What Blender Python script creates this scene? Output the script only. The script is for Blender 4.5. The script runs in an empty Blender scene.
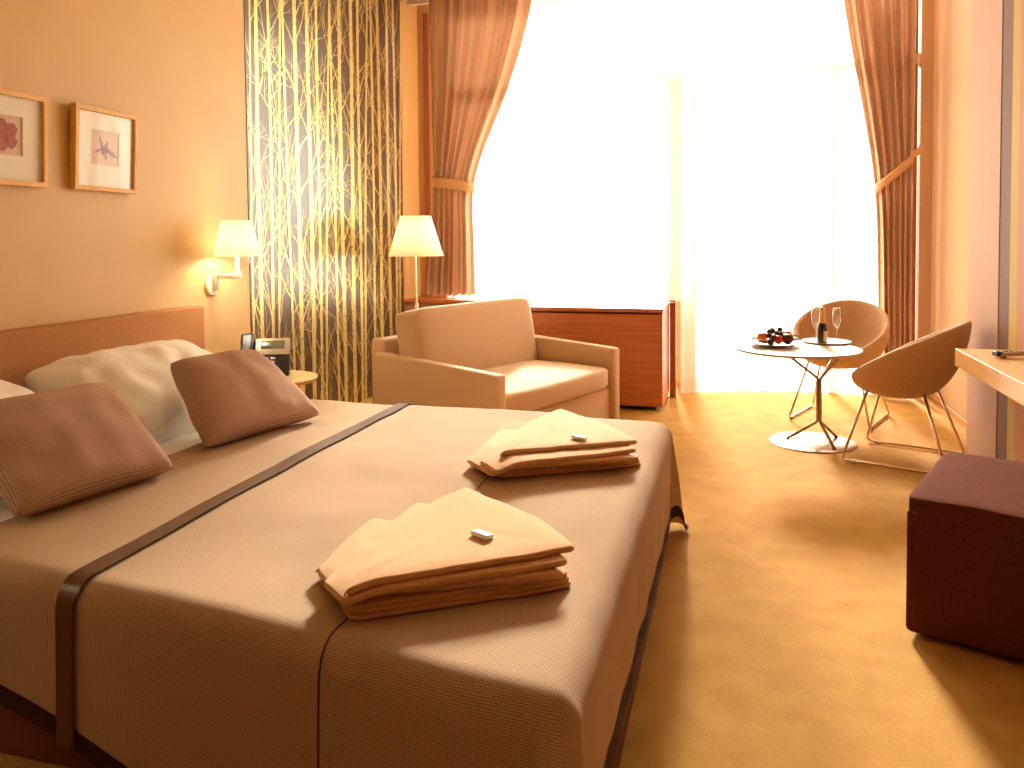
import bpy, bmesh, math, random
from mathutils import Vector, Matrix, noise
R = math.radians
PI = math.pi
scene = bpy.context.scene
COL = scene.collection

# ------------------------------------------------------------------ camera
FPX, PPX, PPY, CAMZ = 800.0, 512.0, 268.5, 1.35
YAW, PITCH, ROLL = 15.6, 2.3, -0.5
cam_rot = Matrix.Rotation(R(YAW), 3, 'Z') @ Matrix.Rotation(R(90 - PITCH), 3, 'X') @ Matrix.Rotation(R(ROLL), 3, 'Z')
cd = bpy.data.cameras.new('camera'); cam = bpy.data.objects.new('camera', cd); COL.objects.link(cam)
cam.location = (0, 0, CAMZ); cam.rotation_euler = cam_rot.to_euler()
cd.sensor_width = 36; cd.lens = FPX / 1024 * 36; cd.shift_y = (PPY - 384) / 1024; cd.clip_start = .05
scene.camera = cam

# ------------------------------------------------------------------ world, sun, exposure
world = bpy.data.worlds.new('sky'); scene.world = world; world.use_nodes = True
bg = world.node_tree.nodes['Background']
bg.inputs['Color'].default_value = (1.0, .955, .88, 1); bg.inputs['Strength'].default_value = 5
sd = bpy.data.lights.new('sun', 'SUN'); sun = bpy.data.objects.new('sun', sd); COL.objects.link(sun)
sd.energy = 36; sd.angle = R(8); sd.color = (1.0, .935, .82)
sun_dir = Vector((.09, -1.0, -.40))
sun.rotation_euler = sun_dir.to_track_quat('-Z', 'Y').to_euler(); sun.location = (-1, 14, 8)
vs = scene.view_settings
vs.view_transform = 'Standard'; vs.look = 'None'; vs.gamma = 1; vs.use_curve_mapping = False
vs.exposure = -0.17
# daylight portal in the window opening: only steers sampling of the sky
pd = bpy.data.lights.new('window_portal', 'AREA'); po = bpy.data.objects.new('window_portal', pd); COL.objects.link(po)
pd.shape = 'RECTANGLE'; pd.size = 4.3; pd.size_y = 3.5; pd.cycles.is_portal = True
po.location = (-.65, 7.42, 1.8); po.rotation_euler = (R(-90), 0, 0)

# ------------------------------------------------------------------ photo pixel -> direction helpers
CAM = Vector((0, 0, CAMZ))
def ray(x, y): return cam_rot @ Vector(((x - PPX) / FPX, -(y - PPY) / FPX, -1))
def onz(x, y, z=0.0): d = ray(x, y); return CAM + d * ((z - CAMZ) / d.z)
def onx(x, y, X): d = ray(x, y); return CAM + d * (X / d.x)
def ony(x, y, Y): d = ray(x, y); return CAM + d * (Y / d.y)

# ------------------------------------------------------------------ materials
def lin(c):
    f = lambda v: (v / 12.92 if v <= .04045 else ((v + .055) / 1.055) ** 2.4)
    return tuple(f(v / 255) for v in c) + (1,)
def mat(name, rgb, rough=.6, metal=0, spec=.5, var=None, vscale=20, bump=0, bscale=200, bdist=.002, weave=0,
        sheen=0, trans=0, alpha=1, emit=None, estr=0, stretch=None, coat=0, detail=3):
    m = bpy.data.materials.new(name); m.use_nodes = True
    nt = m.node_tree; b = nt.nodes['Principled BSDF']
    b.inputs['Base Color'].default_value = lin(rgb); b.inputs['Roughness'].default_value = rough
    b.inputs['Metallic'].default_value = metal; b.inputs['Specular IOR Level'].default_value = spec
    if sheen: b.inputs['Sheen Weight'].default_value = sheen; b.inputs['Sheen Roughness'].default_value = .5
    if trans: b.inputs['Transmission Weight'].default_value = trans
    if coat: b.inputs['Coat Weight'].default_value = coat; b.inputs['Coat Roughness'].default_value = .15
    if emit: b.inputs['Emission Color'].default_value = lin(emit); b.inputs['Emission Strength'].default_value = estr
    tc = nt.nodes.new('ShaderNodeTexCoord'); co = tc.outputs['Object']
    if stretch:
        mp = nt.nodes.new('ShaderNodeMapping'); mp.inputs['Scale'].default_value = stretch
        nt.links.new(co, mp.inputs['Vector']); co = mp.outputs['Vector']
    if var:
        n = nt.nodes.new('ShaderNodeTexNoise'); n.inputs['Scale'].default_value = vscale; n.inputs['Detail'].default_value = detail
        nt.links.new(co, n.inputs['Vector'])
        r = nt.nodes.new('ShaderNodeValToRGB')
        r.color_ramp.elements[0].position = .3; r.color_ramp.elements[1].position = .7
        r.color_ramp.elements[0].color = lin(rgb); r.color_ramp.elements[1].color = lin(var)
        nt.links.new(n.outputs['Fac'], r.inputs['Fac']); nt.links.new(r.outputs['Color'], b.inputs['Base Color'])
    hs = None
    if bump:
        n2 = nt.nodes.new('ShaderNodeTexNoise'); n2.inputs['Scale'].default_value = bscale; n2.inputs['Detail'].default_value = 4
        nt.links.new(tc.outputs['Object'], n2.inputs['Vector']); hs = n2.outputs['Fac']
    if weave:
        w1 = nt.nodes.new('ShaderNodeTexWave'); w2 = nt.nodes.new('ShaderNodeTexWave')
        for w, ax in ((w1, 'X'), (w2, 'Y')):
            w.bands_direction = ax; w.inputs['Scale'].default_value = weave; w.inputs['Distortion'].default_value = 1.2
            w.inputs['Detail'].default_value = 1
            nt.links.new(tc.outputs['UV'], w.inputs['Vector'])
        mu = nt.nodes.new('ShaderNodeMath'); mu.operation = 'MULTIPLY'
        nt.links.new(w1.outputs['Fac'], mu.inputs[0]); nt.links.new(w2.outputs['Fac'], mu.inputs[1]); hs = None
        mx = nt.nodes.new('ShaderNodeMix'); mx.data_type = 'RGBA'; mx.inputs[6].default_value = lin([c * .76 for c in rgb]); mx.inputs[7].default_value = lin([min(255, c * 1.13) for c in rgb])
        nt.links.new(mu.outputs[0], mx.inputs[0]); nt.links.new(mx.outputs[2], b.inputs['Base Color'])
        if bump: hs = mu.outputs[0]
    if hs is not None:
        bp = nt.nodes.new('ShaderNodeBump'); bp.inputs['Strength'].default_value = bump * .5; bp.inputs['Distance'].default_value = bdist
        nt.links.new(hs, bp.inputs['Height']); nt.links.new(bp.outputs['Normal'], b.inputs['Normal'])
    return m
def cloth_thin(name, rgb, transp, transl):          # woven net: part open holes, part light-scattering threads
    m = bpy.data.materials.new(name); m.use_nodes = True; nt = m.node_tree; nt.nodes.clear()
    out = nt.nodes.new('ShaderNodeOutputMaterial')
    tr = nt.nodes.new('ShaderNodeBsdfTransparent'); tl = nt.nodes.new('ShaderNodeBsdfTranslucent'); df = nt.nodes.new('ShaderNodeBsdfDiffuse')
    tl.inputs['Color'].default_value = lin(rgb); df.inputs['Color'].default_value = lin(rgb)
    a = nt.nodes.new('ShaderNodeMixShader'); a.inputs[0].default_value = transl
    nt.links.new(df.outputs[0], a.inputs[1]); nt.links.new(tl.outputs[0], a.inputs[2])
    b = nt.nodes.new('ShaderNodeMixShader'); b.inputs[0].default_value = transp
    nt.links.new(a.outputs[0], b.inputs[1]); nt.links.new(tr.outputs[0], b.inputs[2]); nt.links.new(b.outputs[0], out.inputs['Surface'])
    return m
def pane_mat(name, tint=(1, 1, 1, 1), refl=.06, fres=.5):
    m = bpy.data.materials.new(name); m.use_nodes = True; nt = m.node_tree; nt.nodes.clear()
    out = nt.nodes.new('ShaderNodeOutputMaterial')
    tr = nt.nodes.new('ShaderNodeBsdfTransparent'); tr.inputs['Color'].default_value = tint
    gl = nt.nodes.new('ShaderNodeBsdfGlossy'); gl.inputs['Roughness'].default_value = .02
    lw = nt.nodes.new('ShaderNodeLayerWeight'); lw.inputs['Blend'].default_value = .25
    ml = nt.nodes.new('ShaderNodeMath'); ml.operation = 'MULTIPLY_ADD'; ml.inputs[1].default_value = fres; ml.inputs[2].default_value = refl
    nt.links.new(lw.outputs['Fresnel'], ml.inputs[0])
    b = nt.nodes.new('ShaderNodeMixShader'); nt.links.new(ml.outputs[0], b.inputs[0])
    nt.links.new(tr.outputs[0], b.inputs[1]); nt.links.new(gl.outputs[0], b.inputs[2]); nt.links.new(b.outputs[0], out.inputs['Surface'])
    return m

M = {}
M['wall'] = mat('wall_paint', (218, 178, 112), .45, var=(222, 183, 117), vscale=3, bump=.05, bscale=300)
M['wall2'] = mat('wall_paint_right', (196, 156, 116), .7, spec=.2, bump=.05, bscale=300)
M['ceil'] = mat('ceiling_paint', (246, 234, 212), .9)
M['backwall'] = mat('back_wall_paint', (120, 84, 58), .9)
M['carpet'] = mat('carpet_pile', (186, 136, 56), .95, spec=.1, var=(202, 153, 71), vscale=7, bump=.8, bscale=260, bdist=.012, sheen=.1, detail=9)
M['paper'] = mat('wallpaper_ground', (80, 54, 38), .32, spec=.95)
M['foil'] = mat('wallpaper_foil', (242, 224, 146), .30, metal=.55)
M['bark'] = mat('wallpaper_bark_mark', (95, 65, 35), .6)
M['wood'] = mat('cherry_wood', (204, 122, 66), .36, var=(182, 100, 52), vscale=4, stretch=(.6, 3, 9), detail=6)
M['woodframe'] = mat('window_frame_wood', (160, 92, 54), .45, var=(146, 80, 45), vscale=5, stretch=(6, 6, .5))
M['doorframe'] = mat('door_frame_wood', (232, 196, 150), .45)
M['maple'] = mat('maple_veneer', (226, 178, 112), .25, var=(214, 162, 96), vscale=5, stretch=(6, .8, 6), detail=5)
M['pic_wood'] = mat('picture_frame_wood', (244, 196, 112), .45, var=(234, 182, 98), vscale=14, stretch=(4, 4, 1))
M['mount'] = mat('picture_mount_card', (255, 250, 234), .8)
M['print'] = mat('picture_print_paper', (232, 200, 176), .8, var=(238, 210, 186), vscale=30)
M['leafprint'] = mat('leaf_print_pink', (200, 128, 112), .8, var=(176, 104, 96), vscale=60)
M['leafprint2'] = mat('leaf_print_mauve', (150, 104, 112), .8, var=(196, 150, 150), vscale=50)
M['bedbase'] = mat('bed_base_fabric', (120, 72, 46), .9, bump=.3, bscale=500)
M['spread'] = mat('bedspread_weave', (214, 180, 142), .9, spec=.1, var=(186, 146, 106), vscale=260, weave=6.5, bump=0)
M['ribbon'] = mat('satin_ribbon', (84, 50, 30), .38, spec=.6)
M['ribbon'].node_tree.nodes['Principled BSDF'].inputs['Specular Tint'].default_value = (1, .82, .62, 1)
M['hem'] = mat('hem_binding', (58, 30, 18), .75, spec=.2)
M['thread'] = mat('seam_thread', (84, 52, 32), .9)
M['linen'] = mat('white_linen', (255, 249, 236), .85, spec=.2, bump=.5, bscale=9, bdist=.02)
M['cushion'] = mat('cushion_weave', (222, 184, 158), .9, spec=.1, var=(160, 116, 88), vscale=260, weave=3.2, bump=0)
M['headboard'] = mat('headboard_fabric', (190, 134, 84), .85, spec=.2, var=(178, 122, 76), vscale=200, bump=.4, bscale=420, bdist=.003)
M['towel'] = mat('towel_fleece', (222, 172, 112), .95, spec=.1, var=(214, 162, 102), vscale=60, bump=.55, bscale=300, bdist=.004, sheen=.3)
M['packet'] = mat('white_wrapper', (245, 240, 232), .25)
M['uphol'] = mat('armchair_fabric', (214, 180, 142), .85, spec=.2, var=(208, 173, 135), vscale=120, bump=.25, bscale=600, bdist=.002, sheen=.15)
M['tub'] = mat('tub_chair_fabric', (200, 162, 124), .8, spec=.2, var=(194, 155, 117), vscale=60, bump=.2, bscale=500, sheen=.15)
M['chrome'] = mat('chrome', (225, 205, 180), .14, metal=1)
M['steel'] = mat('brushed_steel', (172, 142, 114), .2, metal=1)
M['plate_steel'] = mat('polished_base_steel', (150, 120, 96), .25, metal=1)
M['laminate'] = mat('table_laminate', (190, 160, 130), .5, spec=.3)
M['white'] = mat('white_enamel', (240, 228, 200), .35)
M['ottoman'] = mat('ottoman_fabric', (104, 54, 32), .95, spec=.03, var=(86, 44, 27), vscale=150, bump=.35, bscale=420, bdist=.003, sheen=.0)
M['stitch'] = mat('ottoman_piping', (150, 92, 66), .8)
M['curtain'] = None
M['sheer'] = cloth_thin('sheer_voile', (255, 250, 236), .36, .8)
M['curtain'] = cloth_thin('curtain_fabric', (210, 168, 136), 0, .07)
M['tie'] = mat('tieback_fabric', (222, 176, 134), .8, spec=.2)
M['shade'] = cloth_thin('lamp_shade_cloth', (255, 248, 226), .02, .45)
M['pane'] = pane_mat('window_pane')
M['picglass'] = pane_mat('picture_glass', refl=.008, fres=.08)
M['glass'] = pane_mat('drinking_glass', refl=.10, fres=.6)
M['black'] = mat('black_plastic', (26, 21, 18), .35)
M['silver'] = mat('silver_plastic', (196, 180, 158), .35, metal=.3)
M['screen'] = mat('lcd_screen', (112, 112, 84), .2)
M['bottle'] = mat('dark_bottle_glass', (30, 20, 10), .08, coat=.5)
M['foilcap'] = mat('bottle_foil', (216, 178, 128), .38, metal=.4)
M['label'] = mat('bottle_label_paper', (226, 205, 170), .7)
M['ink'] = mat('label_ink', (70, 45, 30), .7)
M['china'] = mat('white_china', (246, 236, 216), .2)
M['grape'] = mat('dark_grape', (58, 26, 30), .25)
M['plum'] = mat('plum_skin', (84, 34, 34), .35)
M['apple'] = mat('red_apple', (170, 40, 26), .25)
M['orange'] = mat('orange_peel', (226, 116, 44), .4, bump=.3, bscale=300)
M['berry'] = mat('red_fruit_slice', (206, 60, 34), .35)
M['leaf'] = mat('green_leaf', (120, 124, 44), .5)
M['stem'] = mat('brown_stem', (80, 52, 26), .7)
M['mauve'] = mat('mauve_lacquer', (190, 154, 134), .6, spec=.15)
M['taupe'] = mat('taupe_lacquer', (120, 86, 72), .6, spec=.15)
M['yellow'] = mat('yellow_lacquer', (190, 162, 88), .6, spec=.15)
M['rose'] = mat('rose_lacquer', (190, 138, 112), .6, spec=.15)
M['skirting'] = mat('skirting_wood', (206, 140, 76), .5)
M['concrete'] = mat('balcony_concrete', (206, 200, 196), .9)
M['balwall'] = mat('balcony_render', (204, 192, 196), .9)
M['rail'] = mat('balcony_rail_metal', (235, 235, 235), .4)
M['bulb'] = mat('lamp_bulb', (255, 240, 210), .5, emit=(255, 214, 150), estr=12)

# ------------------------------------------------------------------ mesh helpers
def obj(name, bm, m, parent=None, smooth=True, auto=None, world=False):
    me = bpy.data.meshes.new(name)
    if world and parent is not None:
        bm.transform(parent_matrix(parent).inverted())
    bmesh.ops.recalc_face_normals(bm, faces=bm.faces[:])
    bm.to_mesh(me); bm.free(); me.materials.append(M[m] if isinstance(m, str) else m)
    o = bpy.data.objects.new(name, me); COL.objects.link(o)
    if parent is not None: o.parent = parent
    if smooth:
        me.polygons.foreach_set('use_smooth', [True] * len(me.polygons))
        if auto is not None:
            try: me.set_sharp_from_angle(angle=R(auto))
            except Exception: pass
    return o
def parent_matrix(p):
    m = p.matrix_basis.copy()
    while p.parent is not None:
        p = p.parent; m = p.matrix_basis @ m
    return m
def tag(o, label, cat, group=None):
    o['label'] = label; o['category'] = cat
    if group: o['group'] = group
    return o
def thing(name, label, cat, loc=(0, 0, 0), rotz=0, group=None):
    o = bpy.data.objects.new(name, None); COL.objects.link(o); o.empty_display_size = .1
    o.location = loc; o.rotation_euler = (0, 0, rotz)
    return tag(o, label, cat, group)
def struct(name, bm, m, parent=None, smooth=False):
    o = obj(name, bm, m, parent, smooth)
    if parent is None: o['kind'] = 'structure'
    return o
def dup(o, parent=None):
    c = o.copy(); COL.objects.link(c); c.parent = parent
    for ch in [x for x in list(bpy.data.objects) if x.parent == o]: dup(ch, c)
    return c
def box(x0, x1, y0, y1, z0, z1, bev=0, seg=2, bm=None):
    new = bm is None
    if new: bm = bmesh.new()
    t = bmesh.new()
    v = [t.verts.new((x, y, z)) for z in (z0, z1) for y in (y0, y1) for x in (x0, x1)]
    for f in ((0, 2, 3, 1), (4, 5, 7, 6), (0, 1, 5, 4), (2, 6, 7, 3), (0, 4, 6, 2), (1, 3, 7, 5)): t.faces.new([v[i] for i in f])
    if bev: bmesh.ops.bevel(t, geom=t.edges[:], offset=bev, segments=seg, profile=.5, affect='EDGES')
    me = bpy.data.meshes.new('tmp'); t.to_mesh(me); t.free(); bm.from_mesh(me); bpy.data.meshes.remove(me)
    return bm
def grid(f, nu, nv, wu=False, wv=False, bm=None, uv=None):
    if bm is None: bm = bmesh.new()
    P = [[bm.verts.new(f(i / nu, j / nv)) for j in range(nv if wv else nv + 1)] for i in range(nu if wu else nu + 1)]
    lay = bm.loops.layers.uv.verify() if uv else None
    for i in range(nu):
        for j in range(nv):
            a, b = (i + 1) % len(P), (j + 1) % len(P[0])
            try: fc = bm.faces.new((P[i][j], P[a][j], P[a][b], P[i][b]))
            except ValueError: continue
            if uv:
                for lp, (ii, jj) in zip(fc.loops, ((i, j), (i + 1, j), (i + 1, j + 1), (i, j + 1))):
                    lp[lay].uv = (ii / nu * uv[0], jj / nv * uv[1])
    return bm
def lathe(prof, c=(0, 0, 0), seg=32, bm=None):
    if bm is None: bm = bmesh.new()
    rings = []
    for r, z in prof:
        if r < 1e-5: rings.append([bm.verts.new((c[0], c[1], c[2] + z))])
        else: rings.append([bm.verts.new((c[0] + r * math.cos(2 * PI * k / seg), c[1] + r * math.sin(2 * PI * k / seg), c[2] + z)) for k in range(seg)])
    for a, b in zip(rings, rings[1:]):
        for k in range(seg):
            k2 = (k + 1) % seg
            if len(a) == 1 and len(b) == 1: continue
            if len(a) == 1: bm.faces.new((a[0], b[k], b[k2]))
            elif len(b) == 1: bm.faces.new((a[k], a[k2], b[0]))
            else: bm.faces.new((a[k], a[k2], b[k2], b[k]))
    return bm
def fillet(pts, r, n=5):
    pts = [Vector(p) for p in pts]; out = [pts[0]]
    for a, p, b in zip(pts, pts[1:], pts[2:]):
        d1, d2 = (a - p), (b - p); k = min(r, d1.length * .45, d2.length * .45)
        s, e = p + d1.normalized() * k, p + d2.normalized() * k
        for i in range(n + 1):
            t = i / n; out.append((1 - t) ** 2 * s + 2 * t * (1 - t) * p + t * t * e)
    out.append(pts[-1]); return out
def tube(pts, r, seg=8, closed=False, bm=None, caps=True):
    if bm is None: bm = bmesh.new()
    pts = [Vector(p) for p in pts]; n = len(pts); rings = []; up = None
    for i, p in enumerate(pts):
        a = pts[i - 1] if (i > 0 or closed) else p; b = pts[(i + 1) % n] if (i < n - 1 or closed) else p
        t = (b - a).normalized()
        if up is None: up = t.orthogonal().normalized()
        up = (up - t * up.dot(t)); up = up.normalized() if up.length > 1e-6 else t.orthogonal().normalized()
        s = t.cross(up); rr = r[i] if isinstance(r, (list, tuple)) else r
        rings.append([bm.verts.new(p + (up * math.cos(2 * PI * k / seg) + s * math.sin(2 * PI * k / seg)) * rr) for k in range(seg)])
    for i in range(n if closed else n - 1):
        a, b = rings[i], rings[(i + 1) % n]
        for k in range(seg): bm.faces.new((a[k], a[(k + 1) % seg], b[(k + 1) % seg], b[k]))
    if caps and not closed: bm.faces.new(rings[0][::-1]); bm.faces.new(rings[-1])
    return bm
def prism(pts, axis_vec, bm=None):          # polygon (3D points) extruded along a vector
    if bm is None: bm = bmesh.new()
    a = [bm.verts.new(Vector(p)) for p in pts]; b = [bm.verts.new(Vector(p) + Vector(axis_vec)) for p in pts]
    bm.faces.new(a); bm.faces.new(b[::-1]); n = len(a)
    for i in range(n): bm.faces.new((a[i], b[i], b[(i + 1) % n], a[(i + 1) % n]))
    return bm
def ball(c, r, bm=None, seg=14, sc=(1, 1, 1)):
    if bm is None: bm = bmesh.new()
    g = bmesh.ops.create_uvsphere(bm, u_segments=seg, v_segments=max(6, seg // 2 + 1), radius=r)
    for v in g['verts']: v.co = Vector((v.co.x * sc[0], v.co.y * sc[1], v.co.z * sc[2])) + Vector(c)
    return bm
def smooth(t): t = max(0, min(1, t)); return t * t * (3 - 2 * t)
def interp(x, tab):
    if x <= tab[0][0]: return tab[0][1]
    for (a, va), (b, vb) in zip(tab, tab[1:]):
        if x <= b: return va + (vb - va) * smooth((x - a) / (b - a))
    return tab[-1][1]
def lerp(x, tab):
    if x <= tab[0][0]: return tab[0][1]
    for (a, va), (b, vb) in zip(tab, tab[1:]):
        if x <= b: return va + (vb - va) * (x - a) / (b - a)
    return tab[-1][1]

# ================================================================== THE ROOM
XL, XR, YB, YW, ZC = -2.97, 1.56, -1.6, 7.3, 3.62
struct('floor', box(XL - .15, XR + .15, YB - .15, YW + .1, -.1, 0), 'carpet')
struct('ceiling', box(XL - .15, XR + .15, YB - .15, YW + .15, ZC, ZC + .15), 'ceil')
wall_left = struct('wall_left', box(XL - .15, XL, YB - .15, YW + .15, 0, ZC), 'wall')
wall_right = struct('wall_right', box(XR, XR + .15, YB - .15, YW + .15, 0, ZC), 'wall2')
struct('wall_back', box(XL, XR, YB - .15, YB, 0, ZC), 'backwall')
struct('baseboard_right', box(XR - .015, XR, 5.62, YW, 0, .035, .003), 'skirting')

# --- wallpaper with a printed birch wood
WY0, WY1 = 4.44, 6.88
wp = obj('wallpaper', box(XL, XL + .004, WY0, WY1, .0, ZC), 'paper', wall_left, False)
random.seed(11)
tb = bmesh.new(); br = bmesh.new(); kb = bmesh.new()
def strip(bm, pts, ws, x):
    prev = None
    for i, (y, z) in enumerate(pts):
        a = pts[max(0, i - 1)]; b = pts[min(len(pts) - 1, i + 1)]
        dy, dz = b[0] - a[0], b[1] - a[1]; l = math.hypot(dy, dz) or 1
        ny, nz = -dz / l, dy / l; w = ws[i] / 2
        cl = lambda q: max(WY0 + .004, min(WY1 - .004, q))
        cur = (bm.verts.new((x, cl(y + ny * w), min(ZC - .002, z + nz * w))), bm.verts.new((x, cl(y - ny * w), min(ZC - .002, z - nz * w))))
        if prev: bm.faces.new((prev[0], prev[1], cur[1], cur[0]))
        prev = cur
def branch(y, z, ang, ln, w, lev, x):
    pts = [(y, z)]; ws = [w]; n = 5; a = ang
    for i in range(n):
        a += random.uniform(-.22, .22) - (a * .08); y += math.sin(a) * ln / n; z += math.cos(a) * ln / n
        pts.append((y, z)); ws.append(w * (1 - .8 * (i + 1) / n))
        if lev > 0 and i in (1, 2, 3) and random.random() < .8:
            branch(y, z, a + random.choice((-1, 1)) * random.uniform(.4, .8), ln * random.uniform(.35, .6), ws[-1] * .8, lev - 1, x)
    strip(br, pts, ws, x)
trunks = [(250, 2, .01), (257, 4.2, 0), (268, 3.2, 0), (279, 2.2, .05), (285, 2.6, -.02), (296, 4.4, 0), (308, 4.2, 0), (317, 3, .01), (327, 2.2, .05), (331.5, 2.6, -.01),
          (340, 4, 0), (350.6, 4, 0), (358, 3, .01), (365, 2.2, .04), (371, 2.6, 0), (378, 3.6, 0), (387, 3.2, 0), (393.5, 2.8, 0), (399, 2, .03)]
for k, (px, wpx, lean) in enumerate(trunks):
    p = onx(px, 100, XL); q = onx(px + wpx, 100, XL); w = (q.y - p.y) * .8
    ph = random.uniform(0, 6); x = XL + .0052 + .0002 * (k % 5)
    pts = [(p.y + lean * (2.2 - z) * -1 + .012 * math.sin(z * 1.3 + ph), z) for z in [i * .3 for i in range(13)]]
    strip(tb, pts, [w * (1.12 - .05 * i * .3) for i in range(13)], x + .0006)
    for i in range(int(90 * w / .05)):
        z = random.uniform(.05, ZC - .05); y = p.y - lean * (2.2 - z) + .012 * math.sin(z * 1.3 + ph) + random.uniform(-.4, .4) * w
        if WY0 + .02 < y < WY1 - .02:
            strip(kb, [(y - w * random.uniform(.04, .15), z), (y + w * random.uniform(.04, .15), z)], [.007, .007], x + .0016)
    for i in range(20 if wpx > 2.5 else 14):
        z = -.3 + i * (.19 if wpx > 2.5 else .27) + random.uniform(-.1, .1); y = p.y - lean * (2.2 - z)
        branch(y, z, random.choice((-1, 1)) * random.uniform(.3, .85), random.uniform(.3, .58), max(.009, w * random.uniform(.2, .32)), 2, x)
for bm_ in (tb, br, kb):
    for v in list(bm_.verts): v.co.z = max(.001, v.co.z)
tr_o = obj('birch_trunk_print', tb, 'foil', wp, False); obj('birch_branch_print', br, 'foil', wp, False); obj('bark_mark_print', kb, 'bark', wp, False)
for n_ in ('birch_trunk_print', 'birch_branch_print', 'bark_mark_print'): bpy.data.objects[n_]['kind'] = 'stuff'

# --- lacquered stripe panels standing proud of the right wall, behind the desk
XP = 1.38
for nm, y0, y1, m, x in (('trim_1', 4.90, 5.48, 'mauve', XP), ('trim_2', 4.73, 4.897, 'taupe', XP + .004), ('trim_3', 4.60, 4.727, 'yellow', XP + .002), ('trim_4', 1.2, 4.597, 'rose', XP)):
    struct(nm, box(x, XR, y0, y1, 0, ZC, .003), m)

# --- window wall
def X_at(px, Y=YW): return ony(px, 160, Y).x
ww = struct('wall_window', box(XL, XR, YW, YW + .15, 3.5, ZC), 'wall2')
obj('parapet', box(XL, -.60, 6.90, YW + .15, 0, .745), 'wall2', ww, False)
obj('window_sill', box(XL, -.585, 6.86, YW, .747, .775, .003), 'wood', ww, False)
obj('left_pier', box(XL, -2.62, YW, YW + .15, .745, 3.5), 'wall2', ww, False)
obj('right_pier', box(1.468, XR, YW, YW + .15, 0, 3.5), 'wall2', ww, False)
win = struct('window_1', box(-2.62, -.52, YW + .02, YW + .10, .74, .80, .004), 'woodframe')
door = struct('door_1', box(-.42, .80, YW + .02, YW + .10, 0, .07, .004), 'doorframe')
up = struct('window_2', box(-2.62, 1.468, YW + .015, YW + .105, 2.74, 2.83, .004), 'doorframe')
xs_ = 1.475
side = struct('window_3', box(.92, 1.40, YW + .03, YW + .09, 0, .06, .004), 'doorframe')
def fr(p, x0, x1, z0, z1, m='doorframe', nm='frame_post'): obj(nm, box(x0, x1, YW + .02, YW + .10, z0, z1, .004), m, p, False)
def pn(p, x0, x1, z0, z1): obj('pane', box(x0, x1, YW + .055, YW + .063, z0, z1), 'pane', p, False)
xa = -2.60
tx2 = X_at(908.5, YW - .02); obj('trim_strip', box(tx2, tx2 + .048, YW - .02, YW, 0, 3.5, .003), 'woodframe', ww, False)
tx = X_at(424.5, YW - .02); obj('trim_strip', box(tx, tx + .05, YW - .02, YW, .775, 3.5, .003), 'woodframe', ww, False)
fr(win, xa, xa + .06, .80, 2.74, 'woodframe'); fr(win, -.60, -.52, .80, 2.74)
pn(win, xa + .06, -.60, .80, 2.74); pn(win, xa - .02, xa, .80, 2.74)
fr(door, -.42, -.34, .07, 2.74); xd = X_at(826); fr(door, xd, xd + .08, .07, 2.74); pn(door, -.34, xd, .07, 2.74)
xr0 = X_at(909)
fr(side, xr0, xr0 + .065, .06, 2.74, 'woodframe'); pn(side, xd + .08, xr0, .06, 2.74); pn(side, xr0 + .065, 1.468, .06, 2.74)
fr(up, xa, xa + .06, 2.83, 3.5, 'woodframe'); fr(up, -.5, -.42, 2.83, 3.5); fr(up, xr0, xr0 + .065, 2.83, 3.5, 'woodframe')
for a, b in ((xa - .02, xa), (xa + .06, -.5), (-.42, xr0), (xr0 + .065, 1.468)): pn(up, a, b, 2.83, 3.5)
fr(door, -.52, -.42, 0, 2.74, nm='mullion')
obj('door_handle', tube(fillet([(xd + .02, YW + .02, 1.05), (xd + .02, YW - .03, 1.05), (xd - .08, YW - .03, 1.05)], .015), .009), 'steel', door)

# --- balcony outside
struct('balcony_floor', box(-3.6, 3.2, YW + .15, 9.1, -.25, -.06), 'concrete')
bw = obj('balcony_partition', box(1.0, 1.14, 7.75, 9.0, -.06, 3.4), 'balwall', None, False); tag(bw, 'pale lilac balcony partition seen through the sheer beside the door frame', 'partition')
rl = thing('balcony_railing', 'pale metal balcony railing with thin horizontal bars beyond the glass', 'railing', (-.6, 9.0, -.06))
for k in range(6): obj('rail_bar', tube([(-3.5, 9.0, .15 + k * .16), (1.0, 9.0, .15 + k * .16)], .012, 6), 'rail', rl, world=True)
for x in (-3.4, -1.9, -.45, .95): obj('post', box(x - .02, x + .02, 8.98, 9.02, -.06, 1.0), 'rail', rl, False, world=True)

# ================================================================== CURTAINS
def curtain(name, label, le, re, z0, z1, Y, folds, amp, mname, nz=50, nu=180, group=None, phase=0., tie=None, cat='curtain', hem=.0, seed=0):
    o_root = thing(name, label, cat, ((le[0][1] + re[0][1]) / 2, Y, z0), 0, group)
    def f(u, v):
        z = z0 + (z1 - z0) * v; a, b = lerp(z, le), lerp(z, re)
        if le is not re:
            a, b = [sum(lerp(z + d, tb_) for d in (-.24, -.12, 0, .12, .24)) / 5 for tb_ in (le, re)]
        uu = u + .012 * math.sin(u * 23 + phase)
        x = a + (b - a) * u
        w = (b - a); A = amp
        k = 2 * PI * folds * uu
        y = A * (math.sin(k + .25 * math.sin(z * .8 + phase)) + .22 * math.sin(2.3 * k + 1)) + .015 * noise.noise(Vector((u * 5, z * .5, seed)))
        if tie:
            d = math.exp(-((z - tie) / .22) ** 2); y *= (1 - .35 * d)
            y += -.05 * math.sin(PI * u) * d
        z += hem * math.sin(k) * max(0, 1 - v * 8)
        return Vector((x, Y + y, z))
    bm = grid(f, nu, nz)
    return o_root, f, obj('drape', bm, mname, o_root, world=True)
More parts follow.
